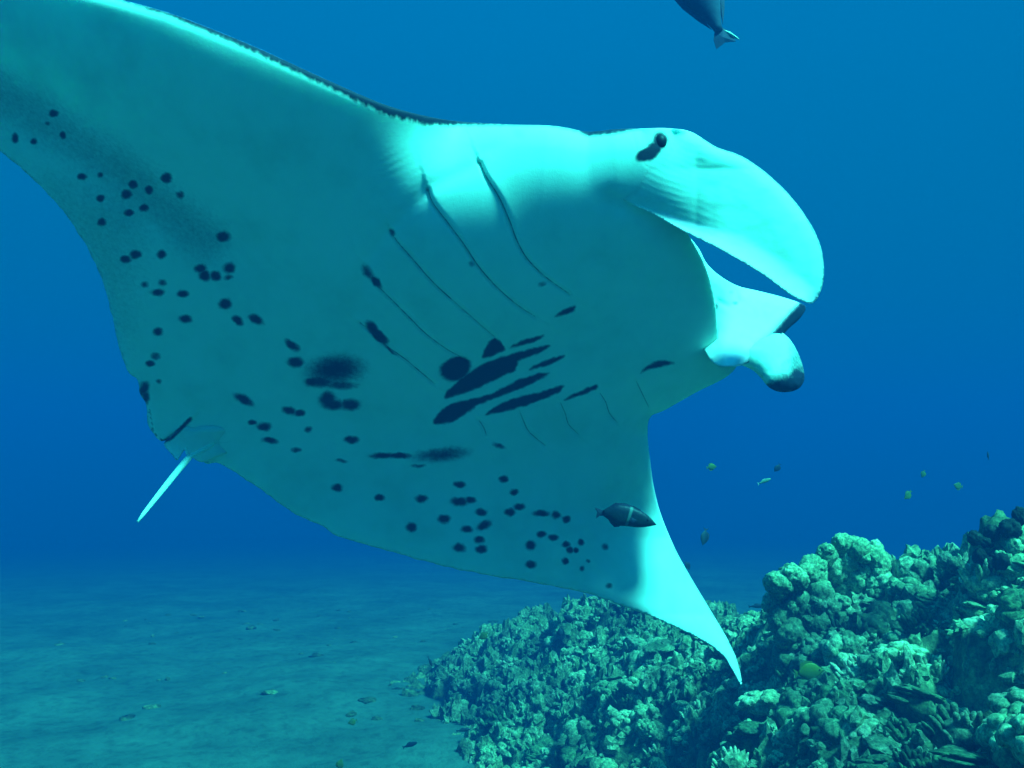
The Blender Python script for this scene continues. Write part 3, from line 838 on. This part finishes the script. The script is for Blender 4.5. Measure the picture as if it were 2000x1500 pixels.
# tail
def pts(l, off):
    Q = np.array([p[:2] for p in l], float)
    return at(Q[:, 0], Q[:, 1], body_depth(Q, False) + off)
tl = np.array([(418, 866), (408, 873), (392, 881), (374, 891), (366, 897), (350, 916), (325, 947), (298, 981), (280, 1004), (269, 1019)], float)
dT = np.interp(tl[:, 0], [269, 325, 366, 392, 418], [2.80, 2.90, 3.02, 3.14, 3.34])
tv = at(tl[:, 0], tl[:, 1], dT)
V, T = tube(tv - ORG, np.array([3.0, 5.0, 5.2, 3.8, 6.2, 6.0, 5.4, 4.3, 3.4, 2.2]) / F * 3.1, 12)
me = mesh_from('tail', V, T, True, {'pigment_shade': np.zeros(len(V))})
link('tail', me, manta, M_SKIN)
tv2 = at([372, 364, 363], [896, 884, 874], [3.04, 3.03, 3.03])
V, T = tube(tv2 - ORG, np.array([2.6, 1.8, 0.6]) / F * 3.4, 8)
link('tail_spine', mesh_from('tail_spine', V, T, True, {'pigment_shade': np.zeros(len(V))}), manta, M_SKIN)

# gill slits: dark lips set in the grooves
for i, g in enumerate(GILLC):
    d = body_depth(g) - 0.0005
    P = at(g[:, 0], g[:, 1], d) - ORG
    s = 0.65 * np.sin(np.linspace(0.15, math.pi - 0.1, len(g))) ** .5
    V, T = tube(P, (0.0021 if i < 5 else 0.0016) * s * (1 + 0.35 * fbm(np.stack([g[:, 0] / 12, g[:, 1] / 12, 0 * d], -1), 2, i)), 6)
    link('gill_slit', mesh_from('gill_slit', V, T), manta, M_SLIT)

# eye
ep = at(1289, 277, float(fin_depth(np.array([[1289., 277.]]))[0]) + 0.010)
o = link('eye', mesh_from('eye', IV3 * np.array([0.021, 0.017, 0.024]), IT3), manta, M_EYE)
o.location = Vector(ep) - Vector(ORG)

# ------------------------------------------------------------------ fish
def fish_mat(name, top, bot, band=None, rough=0.45):
    m, t, b = new_mat(name, rough, 0.12)
    tc = t.nodes.new('ShaderNodeTexCoord')
    s = t.nodes.new('ShaderNodeSeparateXYZ'); t.links.new(tc.outputs['Object'], s.inputs[0])
    n = noise_node(t, 14, 4, 0.6, tc.outputs['Object'])
    f = math_node(t, 'ADD', math_node(t, 'MULTIPLY', s.outputs['Z'], 2.2), math_node(t, 'MULTIPLY', n.outputs[0], 0.5))
    r = ramp_node(t, f, [(0.0, bot), (0.5, top)])
    col = r.outputs[0]
    if band:
        x = math_node(t, 'SUBTRACT', math_node(t, 'ADD', s.outputs['X'], math_node(t, 'MULTIPLY', s.outputs['Z'], -0.22)), band[0])
        w = math_node(t, 'ABSOLUTE', x)
        mr = t.nodes.new('ShaderNodeMapRange'); mr.interpolation_type = 'SMOOTHSTEP'
        mr.inputs['From Min'].default_value = band[1]; mr.inputs['From Max'].default_value = band[1] * 0.3
        t.links.new(w, mr.inputs['Value'])
        mx = t.nodes.new('ShaderNodeMix'); mx.data_type = 'RGBA'
        t.links.new(mr.outputs[0], mx.inputs['Factor']); t.links.new(col, mx.inputs['A']); mx.inputs['B'].default_value = (*band[2], 1)
        col = mx.outputs['Result']
    t.links.new(col, b.inputs['Base Color'])
    bump(t, b, n.outputs[0], 0.2, 0.01)
    return m

def fish_parts(prof, width, n=16):
    """prof: list of (x, top, bottom), unit length along +x to the snout"""
    P = np.array(prof, float)
    xs = 0.5 - (0.5 - P[0, 0]) * 1.0
    X = np.linspace(P[0, 0], P[-1, 0], 26)
    # tighter at the snout
    X = P[0, 0] + (P[-1, 0] - P[0, 0]) * (1 - (1 - np.linspace(0, 1, 26)) ** 1.5)
    Tp = np.interp(X, P[:, 0], P[:, 1]); Bt = np.interp(X, P[:, 0], P[:, 2])
    k = np.array([.25, .5, .25])
    Tp[1:-1] = np.convolve(Tp, k, 'valid'); Bt[1:-1] = np.convolve(Bt, k, 'valid')
    H = Tp - Bt; W = width * (H / H.max()) ** .8
    V = []
    for x, a, b, w in zip(X, Tp, Bt, W):
        for q in range(n):
            an = 2 * math.pi * q / n
            V.append((x, w / 2 * math.sin(an), (a + b) / 2 + (a - b) / 2 * math.cos(an)))
    T = []
    for i in range(len(X) - 1):
        for q in range(n):
            a = i * n + q; b = i * n + (q + 1) % n
            T += [(a, a + n, b), (b, a + n, b + n)]
    V += [(X[0], 0, (Tp[0] + Bt[0]) / 2), (X[-1] + 0.004, 0, (Tp[-1] + Bt[-1]) / 2)]
    c0, c1 = len(V) - 2, len(V) - 1; m = (len(X) - 1) * n
    for q in range(n): T += [(c0, q, (q + 1) % n), (c1, m + (q + 1) % n, m + q)]
    return mesh_from('body', np.array(V), np.array(T)[:, ::-1])

def plate(name, poly, th=0.012, y=0.0):
    P = np.array(poly, float); n = len(P)
    c = P.mean(0)
    V = [(p[0], y + th * .25, p[1]) for p in P] + [(p[0], y - th * .25, p[1]) for p in P] + [(c[0], y + th, c[1]), (c[0], y - th, c[1])]
    T = []
    for i in range(n):
        j = (i + 1) % n
        T += [(i, j, 2 * n), (n + j, n + i, 2 * n + 1), (i, n + i, j), (j, n + i, n + j)]
    return mesh_from(name, np.array(V), np.array(T), False)

def make_fish(px, py, length_px, ang, d, style, name, label, cat, group=None, yaw=0.0):
    st = STYLES[style]
    root = empty(name, at(px, py, d))
    s = length_px / F * d
    root.scale = (s, s, s * (1.2 if style == 'wrasse' else 1.0))
    root.rotation_euler = (0, -math.radians(ang), math.radians(yaw))
    tag(root, label, cat, group)
    for nm, me in st:
        link(nm, me, root)
    return root

def style(prof, width, tail, dorsal, anal, pec, mb, mf, eye):
    parts = []
    b = fish_parts(prof, width); b.materials.append(mb); parts.append(('body', b))
    for nm, poly in (('tail_fin', tail), ('dorsal_fin', dorsal), ('anal_fin', anal)):
        if poly:
            p = plate(nm, poly, 0.010); p.materials.append(mf); parts.append((nm, p))
    if pec:
        for sgn in (-1, 1):
            p = plate('pectoral_fin', pec, 0.008, sgn * width * .54); p.materials.append(mf); parts.append(('pectoral_fin', p))
    if eye:
        for sgn in (-1, 1):
            V = IV2 * eye[2] + np.array([eye[0], sgn * eye[3], eye[1]])
            p = mesh_from('eye', V, IT2); p.materials.append(M_EYE); parts.append(('eye', p))
    return parts

MW = fish_mat('wrasse_skin', (0.006, 0.010, 0.025), (0.012, 0.030, 0.028), (0.035, 0.034, (0.06, 0.12, 0.11)))
MWF = plain('wrasse_fin', (0.012, 0.02, 0.045))
MY = fish_mat('yellow_fish_skin', (0.10, 0.15, 0.02), (0.06, 0.11, 0.03))
MYF = plain('yellow_fin', (0.07, 0.11, 0.02))
MD = fish_mat('dark_fish_skin', (0.015, 0.025, 0.04), (0.03, 0.05, 0.06))
MDF = plain('dark_fin', (0.02, 0.03, 0.05))
MP = fish_mat('pale_fish_skin', (0.12, 0.20, 0.12), (0.18, 0.26, 0.18))
MPF = plain('pale_fin', (0.3, 0.4, 0.35))
MG = fish_mat('grey_fish_skin', (0.012, 0.02, 0.05), (0.05, 0.08, 0.12))
MGF = plain('grey_fish_fin', (0.008, 0.015, 0.06))
MGL = plain('tail_lobe_pale', (0.45, 0.62, 0.45))

WR = [(-0.38, 0.035, -0.035), (-0.33, 0.06, -0.05), (-0.27, 0.115, -0.09), (-0.2, 0.14, -0.13), (-0.1, 0.145, -0.14), (0, 0.14, -0.13), (0.1, 0.125, -0.13), (0.2, 0.10, -0.125), (0.3, 0.062, -0.11), (0.38, 0.018, -0.09), (0.44, -0.025, -0.072), (0.48, -0.055, -0.062)]
TG = [(-0.36, 0.04, -0.04), (-0.28, 0.13, -0.13), (-0.1, 0.27, -0.26), (0.08, 0.28, -0.26), (0.22, 0.22, -0.2), (0.34, 0.09, -0.12), (0.42, 0.0, -0.06), (0.47, -0.02, -0.04)]
SL = [(-0.38, 0.03, -0.03), (-0.25, 0.07, -0.06), (0, 0.12, -0.11), (0.2, 0.12, -0.11), (0.36, 0.075, -0.07), (0.46, 0.02, -0.02)]
BG = [(-0.40, 0.035, -0.030), (-0.33, 0.045, -0.045), (-0.24, 0.085, -0.09), (-0.1, 0.15, -0.16), (0.05, 0.185, -0.19), (0.2, 0.18, -0.19), (0.34, 0.12, -0.14), (0.43, 0.05, -0.07), (0.48, 0.0, -0.03)]
STYLES = {
 'wrasse': style(WR, 0.15, [(-0.36, 0.03), (-0.43, 0.045), (-0.52, 0.05), (-0.47, 0.0), (-0.475, -0.09), (-0.43, -0.05), (-0.36, -0.035)],
                 [(-0.30, 0.085), (-0.2, 0.155), (-0.05, 0.163), (0.1, 0.14), (0.22, 0.10), (0, 0.10)], [(-0.30, -0.06), (-0.24, -0.12), (-0.17, -0.165), (-0.10, -0.15), (-0.05, -0.12), (-0.15, -0.08)],
                 [(0.16, -0.03), (0.06, 0.0), (0.03, -0.05), (0.10, -0.07)], MW, MWF, (0.33, -0.01, 0.016, 0.042)),
 'yellow': style(TG, 0.12, [(-0.34, 0.03), (-0.5, 0.17), (-0.46, 0), (-0.5, -0.17), (-0.34, -0.03)], [(-0.3, 0.12), (-0.26, 0.27), (-0.05, 0.36), (0.15, 0.30), (0.1, 0.2)],
                 [(-0.3, -0.12), (-0.26, -0.26), (-0.05, -0.33), (0.1, -0.26), (0, -0.18)], None, MY, MYF, (0.32, 0.02, 0.025, 0.03)),
 'dark': style(TG, 0.13, [(-0.34, 0.03), (-0.52, 0.2), (-0.44, 0), (-0.52, -0.2), (-0.34, -0.03)], [(-0.3, 0.12), (-0.2, 0.3), (0.1, 0.3), (0, 0.2)], None, None, MD, MDF, None),
 'slim': style(SL, 0.12, [(-0.36, 0.02), (-0.5, 0.1), (-0.46, 0), (-0.5, -0.1), (-0.36, -0.02)], [(-0.2, 0.07), (-0.1, 0.15), (0.15, 0.15), (0, 0.1)], None, None, MD, MDF, None),
 'pale': style(SL, 0.14, [(-0.36, 0.02), (-0.5, 0.13), (-0.46, 0), (-0.5, -0.12), (-0.36, -0.02)], [(-0.2, 0.07), (-0.1, 0.15), (0.15, 0.15), (0, 0.1)], None, None, MP, MPF, None),
 'grey': style(BG, 0.16, [(-0.38, 0.035), (-0.44, 0.075), (-0.52, 0.09), (-0.50, 0.0), (-0.53, -0.08), (-0.45, -0.075), (-0.38, -0.035)],
               [(-0.36, 0.05), (-0.25, 0.115), (-0.1, 0.185), (0.1, 0.235), (0.3, 0.18), (0.1, 0.15), (-0.15, 0.1)], [(-0.36, -0.05), (-0.25, -0.12), (-0.1, -0.20), (0.1, -0.24), (0.1, -0.17), (-0.15, -0.11)],
               [(0.12, -0.02), (-0.06, -0.03), (-0.1, -0.1), (0.0, -0.12), (0.1, -0.09)], MG, MGF, (0.34, 0.04, 0.018, 0.045)),
}
make_fish(1224, 1008, 124, -8, 3.05, 'wrasse', 'wrasse', 'dark wrasse with one pale band swimming in front of the drooping wing', 'fish')
g = make_fish(1362, -22, 240, 116, 4.6, 'grey', 'surgeonfish', 'large blue grey fish pointing upward, only its tail half below the top edge', 'fish', yaw=0)
st = plate('tail_streamer', [(-0.40, -0.035), (-0.44, -0.075), (-0.50, -0.105), (-0.53, -0.115), (-0.50, -0.08), (-0.45, -0.05)], 0.014); st.materials.append(MGL)
link('tail_streamer', st, g)
make_fish(1581, 1312, 62, 8, 4.15, 'yellow', 'tang', 'olive yellow fish sheltering under the broad flat coral head', 'fish')
make_fish(1376, 1049, 36, -103, 5.0, 'dark', 'damselfish', 'small dark fish nose down in open water right of the wing tip', 'fish', yaw=25)
for px, py, ln, an, d, sty, lab in [
    (1390, 912, 23, 8, 6.6, 'yellow', 'tiny greenish fish in open water, leftmost of the group right of the wing'),
    (1518, 914, 20, 235, 6.6, 'dark', 'tiny dark fish just above the pale fish in open water'),
    (1493, 940, 30, 22, 6.2, 'pale', 'tiny pale green fish with bright tail in open water'),
    (1803, 926, 17, 250, 6.8, 'yellow', 'tiny faint olive fish highest above the crest corals'),
    (1773, 967, 25, 225, 6.0, 'yellow', 'small olive fish above the small rounded coral head'),
    (1871, 949, 24, 170, 6.8, 'yellow', 'tiny faint olive fish left of the dark outcrop top'),
    (1930, 890, 17, 95, 6.2, 'slim', 'tiny dark fish upright in open water, nearest the right edge'),
    (1343, 1105, 20, -60, 6.0, 'dark', 'tiny dark fish close behind the narrow wing tip'),
    (1479, 1184, 34, 5, 6.2, 'slim', 'faint slim dark fish low over the reef left of the coral heads'),
    (840, 1292, 22, -65, 6.4, 'slim', 'tiny dark slim fish nose down over the sand left of the reef'),
    (944, 1242, 23, 215, 6.8, 'yellow', 'tiny olive fish over the left end of the reef crest'),
    (1111, 1208, 26, 165, 7.6, 'dark', 'small dark round fish against the far reef below the wing'),
    (1094, 1235, 20, 95, 7.2, 'dark', 'tiny dark upright fish against the far reef'),
    (688, 1410, 20, 200, 6.8, 'yellow', 'tiny olive fish low over the sand at lower left'),
    (801, 1455, 38, 24, 6.6, 'slim', 'slim dark fish gliding over sand near the bottom edge'),
    (905, 1426, 30, 8, 6.4, 'slim', 'dark fish at the foot of the reef beside the sand'),
    (664, 1493, 24, 75, 6.0, 'yellow', 'small olive fish at the bottom edge over the sand')]:
    make_fish(px, py, ln, an, d, sty, 'reef_fish', lab, 'fish', 'small fish in the water around the reef', yaw=float(rng.uniform(-25, 25)))

# ------------------------------------------------------------------ the hazy water itself
B = 170.0
hv = np.array([(x, y, z) for x in (-B, B) for y in (-39.5, 199) for z in (-26.5, SURF)], float)
hf = np.array([(0, 1, 3, 2), (4, 6, 7, 5), (0, 4, 5, 1), (2, 3, 7, 6), (0, 2, 6, 4), (1, 5, 7, 3)])
hm = bpy.data.materials.new('sea_haze'); hm.use_nodes = True
t = hm.node_tree; t.nodes.clear()
o_ = t.nodes.new('ShaderNodeOutputMaterial'); pv = t.nodes.new('ShaderNodeVolumePrincipled')
pv.inputs['Color'].default_value = (0.0, 0.084, 0.272, 1)
pv.inputs['Density'].default_value = 0.068
t.links.new(pv.outputs[0], o_.inputs['Volume'])
tag(link('haze', mesh_from('haze', hv, hf, False), None, hm), 'blue water haze filling the whole sea', kind='stuff')
